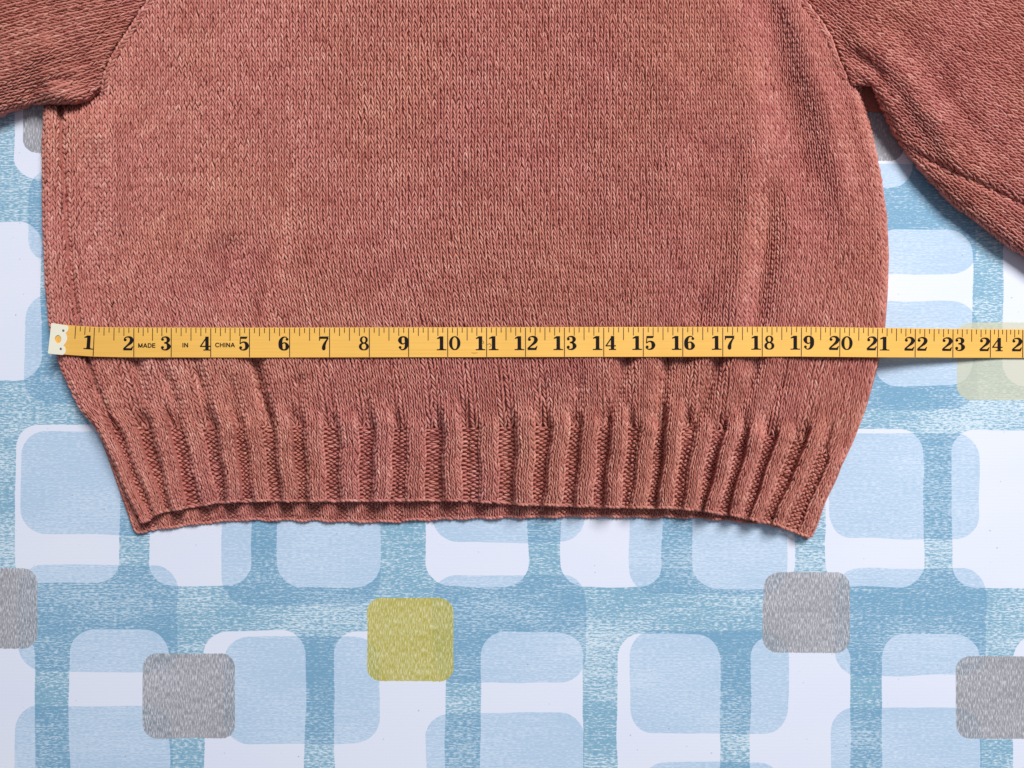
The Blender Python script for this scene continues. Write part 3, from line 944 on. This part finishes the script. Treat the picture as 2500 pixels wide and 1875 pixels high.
for k in range(1, 26):
    s_ = str(k); lx = float(inch_x(k))
    if k < 10:
        adv = 27.5 if s_ != '1' else 26.5
        qs = glyph_quads(s_, lx - adv)
    else:
        qs = glyph_quads(s_[0], lx - (29.0 if s_[0] == '1' else 28.0)) + glyph_quads(s_[1], lx + 3.2)
    print_quads('numeral', qs, INK)

# lettering MADE IN CHINA
LET = {
 'M': (1.0, [[(.13,0),(.13,1)],[(.13,.97),(.5,.06)],[(.5,.06),(.87,.97)],[(.87,1),(.87,0)]]),
 'A': (.92, [[(.08,0),(.46,.98)],[(.84,0),(.46,.98)],[(.22,.32),(.70,.32)]]),
 'D': (.86, [[(.13,0),(.13,1)],[(.05,.91),(.42,.91),(.68,.78),(.75,.5),(.68,.22),(.42,.09),(.05,.09)]]),
 'E': (.78, [[(.13,0),(.13,1)],[(.05,.91),(.72,.91)],[(.05,.53),(.66,.53)],[(.05,.09),(.74,.09)]]),
 'I': (.34, [[(.17,0),(.17,1)]]),
 'N': (.88, [[(.13,0),(.13,1)],[(.13,.95),(.75,.05)],[(.75,0),(.75,1)]]),
 'C': (.90, [[(.80,.74),(.66,.90),(.44,.92),(.20,.78),(.13,.5),(.20,.22),(.44,.08),(.66,.10),(.80,.27)]]),
 'H': (.88, [[(.13,0),(.13,1)],[(.75,0),(.75,1)],[(.1,.53),(.78,.53)]]),
}
def lettering(text, x0, x1, yb, hcap):
    tot = sum(LET[ch][0] for ch in text) + 0.06 * (len(text) - 1)
    k = (x1 - x0) / tot; x = 0.0; qs = []
    for ch in text:
        for ln in LET[ch][1]:
            for qd in stroke([(a_, b_, 0.175) for a_, b_ in ln]):
                qs.append([(x0 + (x + p[0]) * k, (836.2 - (yb - p[1] * hcap)) / 36.6) for p in qd])
        x += LET[ch][0] + 0.06
    print_quads('lettering', qs, INK)
lettering('MADE', 337, 380, 849, 10.8)
lettering('IN', 444.6, 459.5, 848, 10.8)
lettering('CHINA', 525, 573.5, 847.5, 10.8)
# scuffs where the ink has rubbed off the 11
sc = stroke([(1177,831,1.0),(1181,836,1.4),(1176,841,1.2)]) + stroke([(1189,842,1.0),(1195,839,1.6),(1199,843,1.3),(1194,848,1.0)]) + stroke([(1151,861,.6),(1158,862,1.1),(1166,861,.6)])
arr = np.array(sc, float).reshape(-1, 2)
SCUFF = plain('rubbed_ink', (0.33, 0.16, 0.045), 0.5).m
co = tape_pt(arr[:, 0], (np.interp(arr[:, 0], CYX, CYY) - arr[:, 1]) / 36.6, UP + 0.00005)
adopt(mesh_np('scuff_mark', co, np.arange(len(co)).reshape(-1, 4), SCUFF, None, smooth=False), tm)

# metal end clip
def z2n(z): return (100 + z[0] * 0.226, 760 + z[1] * 0.226)
outline = [(112,125),(200,139),(272,152),(292,162),(298,182),(288,212),(266,238),(276,256),(284,285),(278,318),(258,352),(243,372),(256,384),(267,408),(265,440),(252,462),(232,471),(150,464),(75,455)]
outline = [z2n(p) for p in outline]
hole = [z2n((185 + 33 * math.cos(a_) * (1 + .08 * math.cos(2 * a_)), 301 + 45 * math.sin(a_))) for a_ in np.linspace(0, 2 * np.pi, 17)[:-1]]
cu = bpy.data.curves.new('clip', 'CURVE'); cu.dimensions = '2D'; cu.fill_mode = 'BOTH'; cu.extrude = 0.5
for pts in (outline, hole):
    sp_ = cu.splines.new('POLY'); sp_.points.add(len(pts) - 1); sp_.use_cyclic_u = True
    for i, (a_, b_) in enumerate(pts): sp_.points[i].co = (a_ - 140, b_ - 830, 0, 1)
tmp = bpy.data.objects.new('clip_tmp', cu); COL.objects.link(tmp)
bpy.context.view_layer.update()
me = bpy.data.meshes.new_from_object(tmp.evaluated_get(bpy.context.evaluated_depsgraph_get()))
bpy.data.objects.remove(tmp, do_unlink=True)
v = np.empty(len(me.vertices) * 3, np.float32); me.vertices.foreach_get('co', v); v = v.reshape(-1, 3)
hb = np.interp(140, tx, env) + TH
co = P(v[:, 0] + 140, v[:, 1] + 830, hb + 0.0003 + v[:, 2] * 0.0005)
me.vertices.foreach_set('co', co.astype(np.float32).ravel()); me.flip_normals(); me.update()
me.name = 'end_clip'; me.materials.clear(); me.materials.append(CLIP)
clip = bpy.data.objects.new('end_clip', me); COL.objects.link(clip); adopt(clip, tm)
for z in ((242, 208), (215, 405)):
    cx_, cy_ = z2n(z)
    vs3, fs = [], []
    for k, (rr, hh) in enumerate(((3.1, 0.0), (2.6, 0.00022), (1.2, 0.00030))):
        for a_ in np.linspace(0, 2 * np.pi, 13)[:-1]:
            vs3.append(P(cx_ + rr * math.cos(a_), cy_ + rr * math.sin(a_), hb + 0.00055 + hh))
    for k in range(2):
        for i in range(12): fs.append((k * 12 + i, k * 12 + (i + 1) % 12, k * 12 + 12 + (i + 1) % 12, k * 12 + 12 + i))
    for i in range(1, 11, 2): fs.append((24, 24 + i, 24 + i + 1, 24 + (i + 2) % 12))
    o = mesh_np('rivet', np.array(vs3), np.array(fs), RIVET, None)
    o.parent = clip
